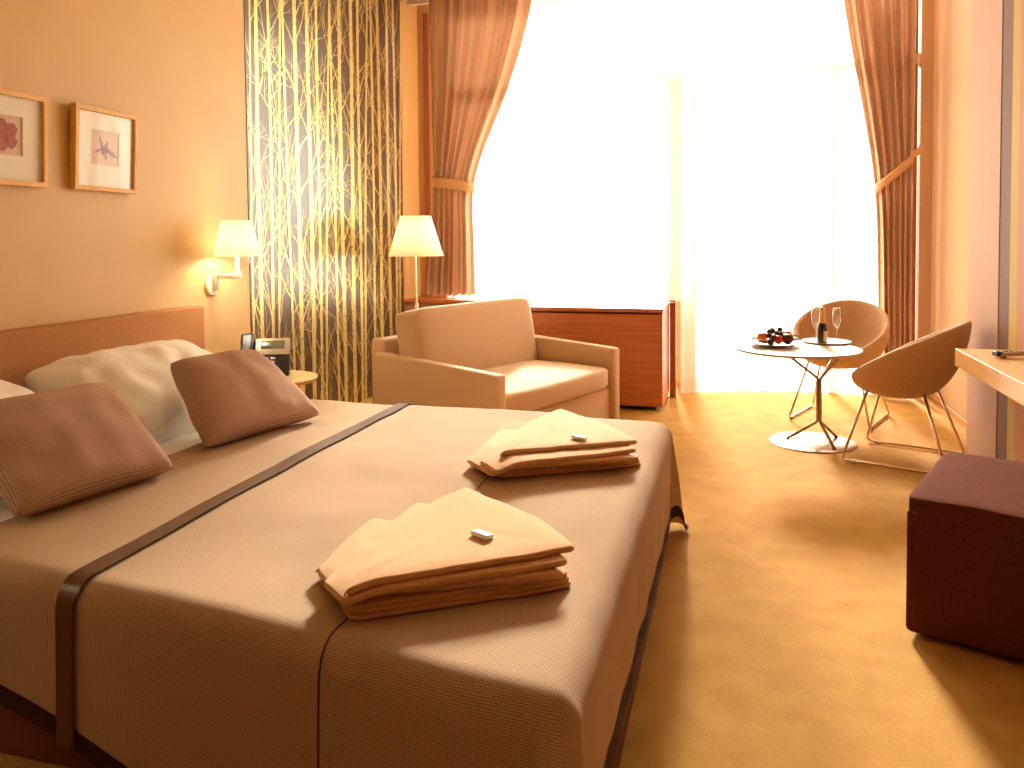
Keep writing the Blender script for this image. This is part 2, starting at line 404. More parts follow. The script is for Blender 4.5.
# heavy curtains
lc, lf, _ = curtain('curtain', 'brown curtain gathered by a tieback above the wooden cabinet beside the wallpaper',
    [(.8, -2.79), (1.77, -2.69), (3.5, -2.72)], [(.8, -2.30), (1.6, -2.315), (1.78, -2.33), (2.0, -2.27), (2.65, -1.975), (3.1, -1.82), (3.5, -1.72)], .815, 3.55, 6.95, 7.5, .042, 'curtain', tie=1.78, hem=.006, group='heavy curtains', phase=.4)
rc, rf, _ = curtain('curtain', 'brown curtain tied back in the corner behind the tub chairs, reaching the carpet',
    [(.02, 1.13), (.5, 1.125), (1.3, 1.11), (1.72, 1.09), (2.0, 1.05), (2.5, .965), (3.0, .87), (3.5, .80)], [(.02, 1.36), (1.7, 1.35), (2.2, 1.36), (3.5, 1.375)], .02, 3.55, 7.0, 6, .045, 'curtain', tie=1.75, group='heavy curtains', phase=2., seed=4)
def band(root, f, zl, zr, h, n=40, u0=-.06, u1=1.06, off=.05):
    ps = []
    pts = [f(0, 0)] ; 
    def edge(u, z):
        v0 = (z - (.815 if root is lc else .02)) / (3.55 - (.815 if root is lc else .02)); p = f(max(0, min(1, u)), v0); return p
    ea, eb = edge(0, zl), edge(1, zr)
    xa_, xb_, Yc = ea.x - .01, eb.x + .012, (ea.y + eb.y) / 2
    def g(u, v):
        a = PI * 2 * u; x = (xa_ + xb_) / 2 + (xb_ - xa_) / 2 * math.cos(a); y = Yc + .10 * math.sin(a)
        t = (x - xa_) / (xb_ - xa_); z = zl + (zr - zl) * t
        return Vector((x, y, z + h * (v - .5)))
    bm = grid(g, n, 3, wu=True)
    o = obj('tieback', bm, 'tie', root, world=True)
    sm = o.modifiers.new('thick', 'SOLIDIFY'); sm.thickness = .006
    return xa_, xb_, Yc
xa_, xb_, Yc_ = band(lc, lf, 1.86, 1.80, .095)
xa2, xb2, Yc2 = band(rc, rf, 1.70, 1.95, .08)
hk = bmesh.new(); tube(fillet([(1.415, YW + .02, 1.99), (1.405, 6.98, 1.99), (1.40, 6.97, 2.04)], .03), .008, bm=hk); obj('tieback_hook', hk, 'steel', rc, world=True)
bm = bmesh.new(); prism([(1.33, 6.925, 1.93), (1.43, 6.955, 1.98), (1.43, 6.955, 2.04), (1.33, 6.925, 1.99)], (0, .006, 0), bm); obj('tieback_strap', bm, 'tie', rc, False, world=True)
# track
tr = thing('curtain_rail', 'slim steel curtain rail carrying the brown curtains below the ceiling', 'curtain rail', (-.7, 6.93, 3.56))
obj('rail', box(XL + .02, XR - .02, 6.90, 7.0, 3.56, 3.58, .003), 'steel', tr, False, world=True)
for x in (-2.4, -.9, .6, 1.3): obj('bracket', box(x - .015, x + .015, 6.90, 6.96, 3.58, ZC, .002), 'steel', tr, False, world=True)
# sheers, hung from a rail at transom height
def sheer(label, x0, x1, z0, z1, Y, folds, amp, phase, seed, bow=0):
    root = thing('sheer_curtain', label, 'curtain', ((x0 + x1) / 2, Y, z0), 0, 'white sheers')
    def f(u, v):
        z = z0 + (z1 - z0) * v; k = 2 * PI * folds * (u + .02 * math.sin(9 * u + phase))
        sp = .7 + .3 * math.sin(u * 17 + seed)
        y = amp * sp * (math.sin(k + .25 * math.sin(z * 1.4 + phase)) + .4 * math.sin(1.7 * k + z * .5)) * (1 - .35 * v)
        return Vector((x0 + (x1 - x0) * u, Y + y - bow * (1 - u) ** 6 * (1 - v * .6), z))
    obj('voile', grid(f, 200, 16), 'sheer', root, world=True)
    obj('heading_tape', grid(lambda u, v: f(u, 1 - .035 * (1 - v)) + Vector((0, -.006, 0)), 200, 1), 'sheer', root, world=True)
    return root
sheer('white sheer curtain over the wide window above the wooden cabinet', xa - .02, -.36, .78, 3.52, 7.06, 15, .022, 0., 1)
sheer('white sheer curtain reaching the carpet in front of the balcony door', -.44, xr0 - .01, .015, 3.52, 7.12, 12, .024, 1.5, 3, bow=.32)
sr = thing('sheer_rail', 'thin pale rail from which the white sheers hang above the window', 'curtain rail', (-.7, 7.09, 3.52))
obj('rail', box(XL, XR, 7.07, 7.11, 3.53, ZC, .003), 'white', sr, False, world=True)

# ================================================================== WINDOW CABINET
cz = .79; CXL = -1.95
cab = thing('window_cabinet', 'reddish wooden cabinet under the window behind the armchair', 'cabinet', (-1.2, 6.5, 0))
cx1 = onz(662, 408.5, .035).x; cz_front = 6.15
obj('front_panel', box(CXL, cx1 - .0, 6.15, 6.175, .035, cz - .045, .002), 'wood', cab, False, world=True)
obj('top', box(CXL, cx1 + .005, 6.135, 6.855, cz - .03, cz, .003), 'wood', cab, False, world=True)
obj('side_panel', box(cx1 - .025, cx1, 6.176, 6.85, .035, cz - .03, .002), 'wood', cab, False, world=True)
obj('plinth', box(CXL, cx1 - .06, 6.21, 6.84, 0, .035), 'black', cab, False, world=True)
obj('back_panel', box(CXL, cx1 - .03, 6.675, 6.85, .035, cz - .03), 'wood', cab, False, world=True)
obj('end_post', box(cx1 + .012, cx1 + .06, 6.70, 6.78, 0, cz, .003), 'woodframe', cab, False, world=True)

# ================================================================== PICTURES
def picture(label, y0, y1, z0, z1, leafm, kind, tilt=0.):
    t = thing('framed_picture', label, 'picture', (XL + .002, (y0 + y1) / 2, z0), 0, 'framed leaf pictures'); t.rotation_euler = (R(tilt), R(2.2), 0)
    w, h = y1 - y0, z1 - z0; d = .035; fw = .022
    for a in ((-w / 2, w / 2, 0, fw), (-w / 2, w / 2, h - fw, h), (-w / 2, -w / 2 + fw, fw, h - fw), (w / 2 - fw, w / 2, fw, h - fw)):
        obj('frame_rail', box(0, d, a[0], a[1], a[2], a[3], .002), 'pic_wood', t, False)
    iw, ih = w / 2 - fw, h - fw
    cw, ch = w * .22, h * .21; cy, cz_ = 0, h * .53
    # mount card with a window cut in it
    for a in ((-iw, iw, fw, cz_ - ch), (-iw, iw, cz_ + ch, ih), (-iw, -cw, cz_ - ch, cz_ + ch), (cw, iw, cz_ - ch, cz_ + ch)):
        obj('mount', box(.012, .018, a[0], a[1], a[2], a[3]), 'mount', t, False)
    pr = obj('print', box(.010, .013, -cw, cw, cz_ - ch, cz_ + ch), 'print', t, False)
    bm = bmesh.new()
    def leaf(pts): bm.faces.new([bm.verts.new((.0135, y, z)) for y, z in pts])
    if kind == 0:
        n = 60; pts = []
        for i in range(n):
            a = 2 * PI * i / n; r = .070 * (1 - .26 * abs(math.cos(2.5 * a)) ** 5 + .03 * math.sin(17 * a)); r *= (1 if abs(a - PI) > .12 else .6)
            pts.append((.006 + r * math.cos(a) * 1.0, cz_ + r * math.sin(a)))
        leaf(pts)
    else:
        for c, ang, s in (((-.02, .012), 1.9, 1.0), ((.0, -.004), 1.1, 1.0), ((.035, -.018), -.45, 1.15), ((-.03, -.01), 3.6, .8), ((.005, -.03), -1.5, .7)):
            pts = []
            for i in range(22):
                a = 2 * PI * i / 22; r = s * (.012 + .026 * abs(math.cos(a)) ** 3) * (1 + .25 * math.cos(7 * a))
                y, z = r * math.cos(a), r * math.sin(a) * .7
                pts.append((c[0] + y * math.cos(ang) - z * math.sin(ang), cz_ + c[1] + y * math.sin(ang) + z * math.cos(ang)))
            leaf(pts)
    obj('leaf_print', bm, leafm, pr, False)
    vb = bmesh.new()
    if kind == 0:
        for i in range(5):
            a = PI + 2 * PI * (i + .5) / 5
            tube([(.0137, .006, cz_), (.0137, .006 + .05 * math.cos(a), cz_ + .05 * math.sin(a))], .0009, 4, bm=vb)
        tube([(.0137, .01, cz_), (.0137, .04, cz_ - .06)], .0011, 4, bm=vb)
        obj('leaf_vein', vb, 'leafprint2', pr, False)
    else: vb.free()
    obj('glass', box(.021, .022, -iw, iw, fw, ih), 'picglass', t, False)
    return t
picture('wooden framed print of a round pink leaf, cut by the left edge', 2.46, 2.875, 1.585, 1.98, 'leafprint', 0)
picture('wooden framed print of a spiky mauve leaf, nearer the wall lamp', 3.025, 3.425, 1.585, 1.98, 'leafprint2', 1, tilt=-.8)

# ================================================================== LAMPS
def lamp_light(loc, power, parent):
    ld = bpy.data.lights.new('bulb_light', 'POINT'); lo = bpy.data.objects.new('bulb_light', ld); COL.objects.link(lo)
    ld.energy = power; ld.color = (1, .88, .68); ld.shadow_soft_size = .035; lo.location = loc; lo.parent = parent
def shade(rb, rt, z0, z1, parent, name='shade'):
    bm = lathe([(rb, z0), (rb - .0005, z0 + .004), (rt, z1), (rt - .003, z1), (rb - .003, z0 + .002), (rb, z0)], seg=48)
    return obj(name, bm, 'shade', parent, auto=50)
wl_y, wl_z = 4.05, 1.075
wl = thing('wall_lamp', 'white wall lamp with a lit conical shade above the headboard end', 'lamp', (XL, wl_y, wl_z))
bm = lathe([(0, 0), (.062, 0), (.062, .012), (.055, .02), (0, .022)], seg=32); bm.transform(Matrix.Rotation(R(90), 4, 'Y')); obj('backplate', bm, 'white', wl, auto=40)
SX = .18; az = .055
obj('arm', box(.015, SX + .02, -.014, .014, az - .012, az + .014, .004), 'white', wl, auto=40)
obj('arm_bracket', box(.01, .05, -.016, .016, -.03, az + .014, .004), 'white', wl, auto=40)
bm = lathe([(0, az - .012), (.022, az - .012), (.022, az + .016), (.012, az + .03), (.012, az + .20), (0, az + .20)], (SX, 0, 0), 20); obj('stem', bm, 'white', wl, auto=40)
sb = ony(237, 256, onx(237, 256, XL + SX).y).z - wl_z
sh = shade(.132, .085, 0, .205, wl); sh.location = (SX, 0, sb)
obj('pull_switch', lathe([(0, -.045), (.007, -.045), (.007, -.005), (.003, 0), (.003, .1)], (SX + .02, .085, sb), 10), 'glass', wl)
obj('bulb', ball((SX, 0, sb + .12), .026), 'bulb', wl); lamp_light((SX, 0, sb + .06), 14, wl)
wl2 = dup(wl); wl2.location.y = 1.07; wl2['label'] = 'white wall lamp with a lit conical shade at the near end of the headboard'; wl['group'] = wl2['group'] = 'bedside wall lamps'
tlp = ony(418, 300, 6.2)
tl = thing('floor_lamp', 'slender floor lamp with pale conical shade behind the armchair by the wallpaper', 'lamp', (tlp.x - .012, 6.2, 0))
obj('base', lathe([(0, 0), (.12, 0), (.12, .010), (.02, .018), (0, .018)], seg=32), 'white', tl, auto=40)
obj('pole', lathe([(.014, .012), (.014, .80), (.006, .81), (.006, 1.53), (0, 1.53)], seg=16), 'white', tl, auto=40)
z_b, z_t = ony(416, 256, 6.2).z, ony(416, 216, 6.2).z
s2 = shade(.228, .127, z_b, z_t, tl)
obj('rod', tube([(0, .03, z_b - .10), (0, .03, z_t - .05)], .004, 8), 'steel', tl)
obj('bulb', ball((0, 0, z_b + .22), .035), 'bulb', tl); lamp_light((0, 0, z_b + .12), 9, tl)

# ================================================================== BED
BX0, BX1, BY0, BY1, BZ = XL + .10, -.275, 1.52, 3.60, .50
bed = thing('bed', 'wide double bed with upholstered headboard against the beige wall', 'bed', ((BX0 + BX1) / 2, (BY0 + BY1) / 2, 0))
obj('base', box(BX0, BX1 - .005, BY0 + .09, BY1 - .02, .0, .26, .012), 'bedbase', bed, auto=40, world=True)
obj('mattress', box(BX0 + .01, BX1 - .03, BY0 + .10, BY1 - .03, .262, BZ, .05, 4), 'linen', bed, auto=60, world=True)
obj('headboard', box(XL + .002, XL + .095, 1.02, 3.86, .02, .975, .012, 3), 'headboard', bed, auto=40, world=True)
def sheet_f(u, v):
    x = -2.84 + (-1.6 + 2.84) * u; y = BY0 + .06 + (BY1 - BY0 - .06) * v
    e = min(v, 1 - v) * (BY1 - BY0); z = BZ + .012 - (.06 * (1 - e / .06) ** 2 if e < .06 else 0)
    return Vector((x, y, z + .006 * noise.noise(Vector((x * 5, y * 7, 2))) + .004))
bm = grid(sheet_f, 50, 70); st = obj('sheet', bm, 'linen', bed, world=True)
# --- bedspread: one draped cloth, P(s, t) places any point of the flat cloth
TOPZ = .535; RR = .07
S0 = -2.06; SE = BX1 - .065; TN, TF = BY0 + .03, BY1 - .03
def TNf(x): return lerp(x, [(-2.1, 1.64), (-1.55, 1.585), (-.8, 1.475), (-.33, 1.42)])
def roll_over(d, flare):
    L = RR * PI / 2
    if d <= 0: return 0, 0
    if d < L: a = d / RR; return RR * math.sin(a), RR * (1 - math.cos(a))
    return RR + flare * (d - L), RR + (d - L)
def drop_near(x): return lerp(x, [(-2.1, .26), (-1.8, .36), (-1.56, .405), (-1.3, .475), (-.3, .50)])
def drop_foot(y): return lerp(y, [(1.5, .36), (2.4, .42), (3.3, .465), (3.6, .47)])
def P(s, t, off=0.0):
    """s: distance along the bed past the foot edge if > 0 else position; t likewise sideways (negative near, positive far)."""
    x = min(s, SE); ds = max(0, s - SE); tn = TNf(x); y = min(max(t, tn), TF); dn = max(0, tn - t); df = max(0, t - TF)
    wr = .010 * noise.noise(Vector((x * 2.2, y * 2.0, 7))) + .004 * noise.noise(Vector((x * 7, y * 5, 3)))
    sag = -.035 * smooth((x + .9) / .65) * .6
    z0 = TOPZ + wr + sag
    dt = max(dn, df); sg = -1 if dn > 0 else 1
    if ds > 0 and dt > 0:
        a = math.atan2(dt, ds); r = max(ds, dt) * (1 + (.42 if df > 0 else .2) * math.sin(2 * a) ** 2)
        far = df > 0
        fl = .05 + (.18 if far else .10) * math.sin(2 * a) ** 2
        h, dz = roll_over(r, fl); dz *= .97
        h += off
        w = .018 * math.sin(a * 7) * min(1, r / .3) if far else .012 * math.sin(a * 5) * min(1, r / .3)
        return Vector((x + (h + w) * math.cos(a), y + sg * (h + w) * math.sin(a), max(.02, z0 - dz)))
    if ds > 0:
        h, dz = roll_over(ds, .0); k = min(1, ds / .35); h += off + k * (.006 * noise.noise(Vector((y * 5, 1, 1))) + .0015 * math.sin(y * 21))
        return Vector((x + h, y, z0 - dz + (off if ds < RR else 0)))
    if dt > 0:
        h, dz = roll_over(dt, .04); k = min(1, dt / .35); h += off + k * .012 * noise.noise(Vector((x * 4, 5, 1)))
        return Vector((x, y + sg * h, z0 - dz + (off if dt < RR else 0)))
    return Vector((x, y, z0 + off))
spread = thing('bedspread', 'taupe woven bedspread with dark satin stripe spread over the bed', 'bedspread', ((S0 + BX1) / 2, (BY0 + BY1) / 2, TOPZ))
def edge_s(t): return SE + drop_foot(min(max(t, TN), TF))
def edge_tn(s): return TNf(min(s, SE)) - drop_near(min(s, SE))
def edge_tf(s): return TF + .46
NU, NV = 150, 160
def cloth(u, v, off=0):
    # warp so that hem follows varying drop lengths
    sa = u
    t_mid = TN + (TF - TN) * v
    s = S0 + (edge_s(t_mid) - S0) * u
    t = edge_tn(s) + (edge_tf(s) - edge_tn(s)) * v
    return P(s, t, off)
obj('cloth', grid(cloth, NU, NV, uv=(21, 26)), 'spread', spread, world=True)
bm = bmesh.new(); HW = .05
grid(lambda u, v: P(S0 + (SE + .40 - S0) * u, edge_tn(S0 + (SE + .40 - S0) * u) - .004 + HW * v, .003), 140, 3, bm=bm)
obj('hem_trim', bm, 'hem', spread, world=True)
def foot_hem(u, v):
    vv = u; t_mid = TN + (TF - TN) * vv; se = edge_s(t_mid); s = se - HW * v + .004
    t = edge_tn(s) + (edge_tf(s) - edge_tn(s)) * vv
    return P(s, t, .003)
obj('hem_trim', grid(foot_hem, 160, 3), 'hem', spread, world=True)
def far_hem(u, v):
    s = S0 + (SE + .45 - S0) * u; return P(s, edge_tf(s) + .004 - HW * v, .003)
obj('hem_trim', grid(far_hem, 120, 3), 'hem', spread, world=True)
def sband(x, w, m, nm, off, slant=0.0):
    obj(nm, grid(lambda u, v: P(x + slant * (1 - u) + w * (v - .5), edge_tn(x + slant) - .006 + (edge_tf(x) - edge_tn(x + slant) + .008) * u, off), 150, 4), m, spread, world=True)
sband(-1.565, .058, 'ribbon', 'satin_stripe', .0065, .038)
sband(-1.534, .006, 'black', 'stripe_edge', .008, .038)
sband(-.80, .0055, 'thread', 'seam', .003)
# --- pillows and cushions
def pillow(name, label, cat, c, xdir, ydir, w, h, T, m, group=None, pinch=.05, seed=1, sag=0, wr=.012, uvs=6, taper=0, sk=0):
    xd = Vector(xdir).normalized(); yd = Vector(ydir); yd = (yd - xd * yd.dot(xd)).normalized(); nd = xd.cross(yd)
    rot = Matrix((xd, yd, nd)).transposed()
    def f(sign):
        def g(u, v):
            a, b = u * 2 - 1, v * 2 - 1
            a = math.sin(a * PI / 2) * .35 + a * .65; b = math.sin(b * PI / 2) * .35 + b * .65
            x = w / 2 * a * (1 - pinch * (1 - b * b)) * (1 - taper * (b + 1) / 2) + sk * b * w / 2; y = h / 2 * b * (1 - pinch * (1 - a * a))
            e = max(0, (1 - abs(a) ** 2.6)) * max(0, (1 - abs(b) ** 2.6))
            z = sign * T / 2 * e ** .36
            edge = 1 - e
            z += (wr * noise.noise(Vector((x * 9, y * 9, seed + sign))) + wr * .8 * math.sin(a * 19 + 4 * noise.noise(Vector((x * 6, y * 6, seed)))) * edge * e ** .3 * .12) * min(1, e * 6)
            z -= sag * (a * a + b * b) * .5
            return Vector((x, y, z))
        return g
    bm = bmesh.new(); grid(f(1), 44, 34, bm=bm, uv=(uvs * w * 1.6, uvs * h * 1.6)); grid(f(-1), 44, 34, bm=bm, uv=(uvs * w * 1.6, uvs * h * 1.6))
    bmesh.ops.remove_doubles(bm, verts=bm.verts[:], dist=.0004)
    bm.transform(rot.to_4x4())
    o = obj(name, bm, m); o.location = c
    return tag(o, label, cat, group)
def mid(*p): return sum((Vector(q) for q in p), Vector()) / len(p)
pillow('pillow', 'plump white pillow leaning on the headboard behind the right taupe cushion', 'pillow', (-2.50, 3.02, .665), (.03, 1, 0), (-.86, 0, .42), .92, .60, .30, 'linen', 'white pillows', seed=3, wr=.02, pinch=.03)
pillow('pillow', 'white pillow mostly hidden behind the left taupe cushion', 'pillow', (-2.52, 2.02, .66), (.0, 1, 0), (-.86, 0, .40), .92, .62, .24, 'linen', 'white pillows', seed=8, wr=.02, pinch=.03)
def cush(label, bl, br, tm, T, seed, taper=0, sk=0):
    bl, br, tm = Vector(bl), Vector(br), Vector(tm); c = (bl + br) / 2; h = (tm - c).length
    return pillow('cushion', label, 'cushion', (c + tm) / 2, br - bl, tm - c, (br - bl).length, h, T, 'cushion', 'taupe cushions', seed=seed, wr=.012, pinch=.045, uvs=13, taper=taper, sk=sk)
q1 = (onz(213, 444, .562), onz(324, 413, .558)); tm1 = mid(onx(168, 368, -2.17), onx(240, 350, -2.17))
cush('taupe woven cushion nearer the phone, propped on the white pillow', q1[0], q1[1], tm1, .20, 2, taper=.32, sk=-.03)
q2 = (onz(12, 518, .562), onz(170, 470, .558)); tr2 = onx(110, 384, -2.2); tm2 = tr2 + (q2[0] - q2[1]) * .5
cush('taupe woven cushion nearest the left edge of the bed', q2[0], q2[1], tm2, .19, 5)

# ================================================================== FOLDED TOWELS
def round_poly(pts, r, n=5):
    out = []; N = len(pts)
    for i in range(N):
        a, p, b = Vector(pts[i - 1]), Vector(pts[i]), Vector(pts[(i + 1) % N]); d1, d2 = a - p, b - p; k = min(r, d1.length * .4, d2.length * .4)
        s, e = p + d1.normalized() * k, p + d2.normalized() * k
        for j in range(n + 1): t = j / n; out.append((1 - t) ** 2 * s + 2 * t * (1 - t) * p + t * t * e)
    res = []
    for i in range(len(out)):
        a, b = out[i], out[(i + 1) % len(out)]; m_ = max(1, int((b - a).length / .02))
        for j in range(m_): res.append(a.lerp(b, j / m_))
    return res
def slab(pts, zf, th, r=.015, seed=0, rings=7):
    out = round_poly([Vector((p[0], p[1])) for p in pts], r); n = len(out)
    area = sum(out[i].x * out[(i + 1) % n].y - out[(i + 1) % n].x * out[i].y for i in range(n))
    if area < 0: out = out[::-1]
    c = sum(out, Vector((0, 0))) / n
    bm = bmesh.new(); R_ = []
    def put(p, zz): 
        nz = .0022 * noise.noise(Vector((p.x * 18, p.y * 18, seed)))
        return bm.verts.new((p.x, p.y, zf(p.x, p.y) + zz + nz))
    ks = []
    for k in range(rings): a = -PI / 2 + PI * k / (rings - 1); ks.append((th / 2 * (1 - math.cos(a)), th / 2 + th / 2 * math.sin(a)))
    for ins, zz in ks:
        ring = []
        for i in range(n):
            t = (out[(i + 1) % n] - out[i - 1]).normalized(); nn = Vector((-t.y, t.x)); ring.append(put(out[i] + nn * ins, zz))
        R_.append(ring)
    for a, b in zip(R_, R_[1:]):
        for i in range(n): bm.faces.new((a[i], a[(i + 1) % n], b[(i + 1) % n], b[i]))
    for ring, zz in ((R_[0], ks[0][1]), (R_[-1], ks[-1][1])):
        prev = ring; base = [Vector((v.co.x, v.co.y)) for v in ring]
        for s in (.75, .5, .25):
            cur = [put(c + (q - c) * s, zz) for q in base]
            for i in range(n): bm.faces.new((prev[i], prev[(i + 1) % n], cur[(i + 1) % n], cur[i]))
            prev = cur
        cv = put(c, zz)
        for i in range(n): bm.faces.new((prev[i], prev[(i + 1) % n], cv))
    return bm
def towel(label, stack, flaps, pk, tdir):
    z0 = TOPZ + .004
    pts0 = [onz(x, y, z0) for x, y in stack]; c = mid(*pts0)
    t = thing('folded_towel', label, 'towel', (c.x, c.y, z0), 0, 'folded towels on the bed')
    th = .0115
    for k in range(3):
        obj('folded_layer', slab([(p.x + (c.x - p.x) * .015 * k, p.y + (c.y - p.y) * .015 * k) for p in pts0], lambda x, y, k=k: spread_z(x, y) + .003 + k * (th - .001), th, .03, k), 'towel', t, world=True)
    zb = 3 * (th - .001) + .003
    A_, B_, K_ = pts0[0], pts0[1], onz(*flaps[-1][0][-2], z0)
    dv = Vector((B_.x - A_.x, B_.y - A_.y)).normalized(); nb = Vector((-dv.y, dv.x))
    if nb.dot(Vector((K_.x - A_.x, K_.y - A_.y))) < 0: nb = -nb
    D = nb.dot(Vector((K_.x - A_.x, K_.y - A_.y)))
    for k, (poly, lift) in enumerate(flaps):
        q = [onz(x, y, z0 + zb * .9) for x, y in poly]
        def zf(x, y, k=k):
            d = nb.dot(Vector((x - A_.x, y - A_.y))) / D
            return spread_z(x, y) + .003 + zb * (1 - .8 * smooth(d * .95)) * (.45 + .55 * smooth(dv.dot(Vector((x - A_.x, y - A_.y))) / .10 + .35)) + k * .0155 + .001
        fo = obj('corner_flap', slab([(p.x, p.y) for p in q], zf, .0165, .022, k + 9), 'towel', t, world=True)
        e = bmesh.new(); tube([(p.x, p.y, zf(p.x, p.y) + .008) for p in [q[0].lerp(q[-1], i / 12) for i in range(13)]], .0022, 5, bm=e); obj('stitched_edge', e, 'towel', fo, world=True)
    p = onz(pk[0], pk[1], z0 + zb + .03)
    zt = max(zf(p.x, p.y), zf(p.x + .02, p.y), zf(p.x, p.y - .02)) + .017
    pk_ = tag(obj('wrapped_sweet', box(-.028, .028, -.014, .014, 0, .012, .003), 'packet', None, False), 'small white wrapped sweet on the ' + ('near' if tdir < 0 else 'far') + ' folded towel', 'sweet', 'sweets on the towels')
    pk_.location = (p.x, p.y, zt); pk_.rotation_euler = (R(-7), 0, R(-28))
def spread_z(x, y): return P(min(x, SE), min(max(y, TN), TF)).z
towel('folded tan towel with fanned corners nearest the camera', [(349, 620), (574, 579), (548, 540), (430, 528), (322, 572)],
      [([(316, 566), (342, 600), (566, 572), (500, 535), (372, 517)], 0), ([(322, 587), (344, 608), (570, 566), (520, 528), (417, 504)], 0), ([(344, 606), (577, 558), (540, 528), (466, 494), (430, 511)], 0)], (482, 538), -1)
towel('folded tan towel with fanned corners on the far side of the bed', [(499, 480), (643, 459), (618, 436), (540, 432), (472, 458)],
      [([(467, 460), (490, 474), (636, 456), (585, 432), (500, 429)], 0), ([(480, 466), (496, 477), (638, 452), (590, 430), (533, 421)], 0), ([(500, 467), (639, 447), (606, 431), (561, 412), (538, 424)], 0)], (579, 441), 1)

# ================================================================== ARMCHAIR
ac = thing('armchair', 'wide beige upholstered armchair in front of the wooden cabinet', 'armchair', (-1.295, 4.295, 0), math.atan2(.933, .36))
AW, AD, TH = 1.43, 1.0, .095
def arm(x0):
    bm = bmesh.new()
    prof = [(0, .02), (0, .56), (AD, .62), (AD, .02)]
    prism([(x0, y, z) for y, z in prof], (TH, 0, 0), bm)
    bmesh.ops.bevel(bm, geom=bm.edges[:], offset=.022, segments=4, profile=.5, affect='EDGES'); return bm
obj('armrest', arm(0), 'uphol', ac, auto=50); obj('armrest', arm(AW - TH), 'uphol', ac, auto=50)
obj('front_board', box(TH + .004, AW - TH - .004, .03, .10, .03, .285, .012, 3), 'uphol', ac, auto=50)
obj('back_frame', box(TH - .06, AW - TH + .06, .93, AD + .06, .04, .70, .025, 4), 'uphol', ac, auto=50)
def softbox(cx, cy, cz_, sx, sy, sz, bul, NP=9, rot=None, seed=0):
    bm = bmesh.new(); g = bmesh.ops.create_cube(bm, size=2); bmesh.ops.subdivide_edges(bm, edges=bm.edges[:], cuts=14, use_grid_fill=True)
    for v in bm.verts:
        p = v.co; l = (abs(p.x) ** NP + abs(p.y) ** NP + abs(p.z) ** NP) ** (1 / NP); q = p / l
        a, b, c_ = q
        x = a * sx / 2 * (1 + bul[0] * (1 - b * b) * (1 - c_ * c_)); y = b * sy / 2 * (1 + bul[1] * (1 - a * a) * (1 - c_ * c_)); z = c_ * sz / 2 * (1 + bul[2] * (1 - a * a) * (1 - b * b))
        v.co = Vector((x, y, z)) + Vector((1, 1, 1)) * .004 * noise.noise(Vector((x * 6, y * 6, z * 6 + seed)))
    if rot: bm.transform(rot)
    bm.transform(Matrix.Translation((cx, cy, cz_))); return bm
obj('seat_cushion', softbox(AW / 2, .40, .365, AW - 2 * TH - .012, .82, .15, (0, .03, .22)), 'uphol', ac)
obj('back_cushion', softbox(AW / 2, .77, .63, AW - 2 * TH - .004, .22, .52, (.01, .25, .03), NP=14, rot=Matrix.Rotation(R(-10), 4, 'X'), seed=5), 'uphol', ac)
for x in (.05, AW - .05):
    for y in (.06, AD - .06): obj('foot', lathe([(0, 0), (.02, 0), (.025, .024), (0, .024)], (x, y, 0), 12), 'black', ac)

# ================================================================== BEDSIDE TABLE + PHONE
NZ = .56; nc = onz(317, 377, NZ); nr = .24; ncx, ncy = nc.x - nr * .98, nc.y - .06
ns = thing('bedside_table', 'small round pale wood bedside table between bed and wallpaper', 'side table', (ncx, ncy, 0))
obj('table_top', lathe([(0, NZ - .022), (nr - .003, NZ - .022), (nr, NZ - .018), (nr, NZ - .003), (nr - .003, NZ), (0, NZ)], seg=48), 'maple', ns, auto=40)
obj('bracket', prism([(-.16, -.012, NZ - .024), (.17, -.012, NZ - .024), (.0, -.012, NZ - .20), (-.03, -.012, NZ - .20)], (0, .024, 0)), 'maple', ns, False)
obj('leg', lathe([(0, .012), (.022, .012), (.022, NZ - .024), (0, NZ - .024)], seg=20), 'maple', ns, auto=40)
obj('base', lathe([(0, 0), (.17, 0), (.17, .010), (.02, .018), (0, .018)], seg=40), 'steel', ns, auto=40)
ph = thing('desk_phone', 'silver and black desk phone on the bedside table behind the cushion', 'telephone', (ncx - .07, ncy + .02, NZ), R(28))
tilt = Matrix.Translation((0, 0, .094)) @ Matrix.Rotation(R(40), 4, 'X') @ Matrix.Scale(1.25, 4)
def ph_part(nm, m, par=None, *a):
    b_ = box(*a); b_.transform(tilt); return obj(nm, b_, m, par or ph, auto=40)
bd = ph_part('body', 'black', None, -.11, .11, -.105, .105, .0, .03, .006)
ph_part('face_plate', 'silver', None, -.045, .108, -.0, .103, .0302, .035, .002)
ph_part('screen', 'screen', None, -.02, .085, .035, .085, .0352, .037, .001)
for i in range(3):
    for j in range(4): ph_part('key', 'silver', bd, -.035 + i * .03, -.014 + i * .03, -.095 + j * .022, -.081 + j * .022, .0302, .035, .002)
b_ = softbox(-.08, .0, .055, .05, .21, .03, (0, 0, .1)); b_.transform(tilt); hs = obj('handset', b_, 'black', ph)
b_ = softbox(-.08, .08, .046, .056, .06, .04, (0, 0, .1)); b_.transform(tilt); obj('earpiece', b_, 'black', hs)
b_ = softbox(-.08, -.08, .046, .056, .06, .04, (0, 0, .1)); b_.transform(tilt); obj('mouthpiece', b_, 'black', hs)
obj('stand', prism([(-.1, -.07, 0), (-.1, .08, 0), (-.1, .08, .155), (-.1, -.07, .03)], (.2, 0, 0)), 'black', ph, False)

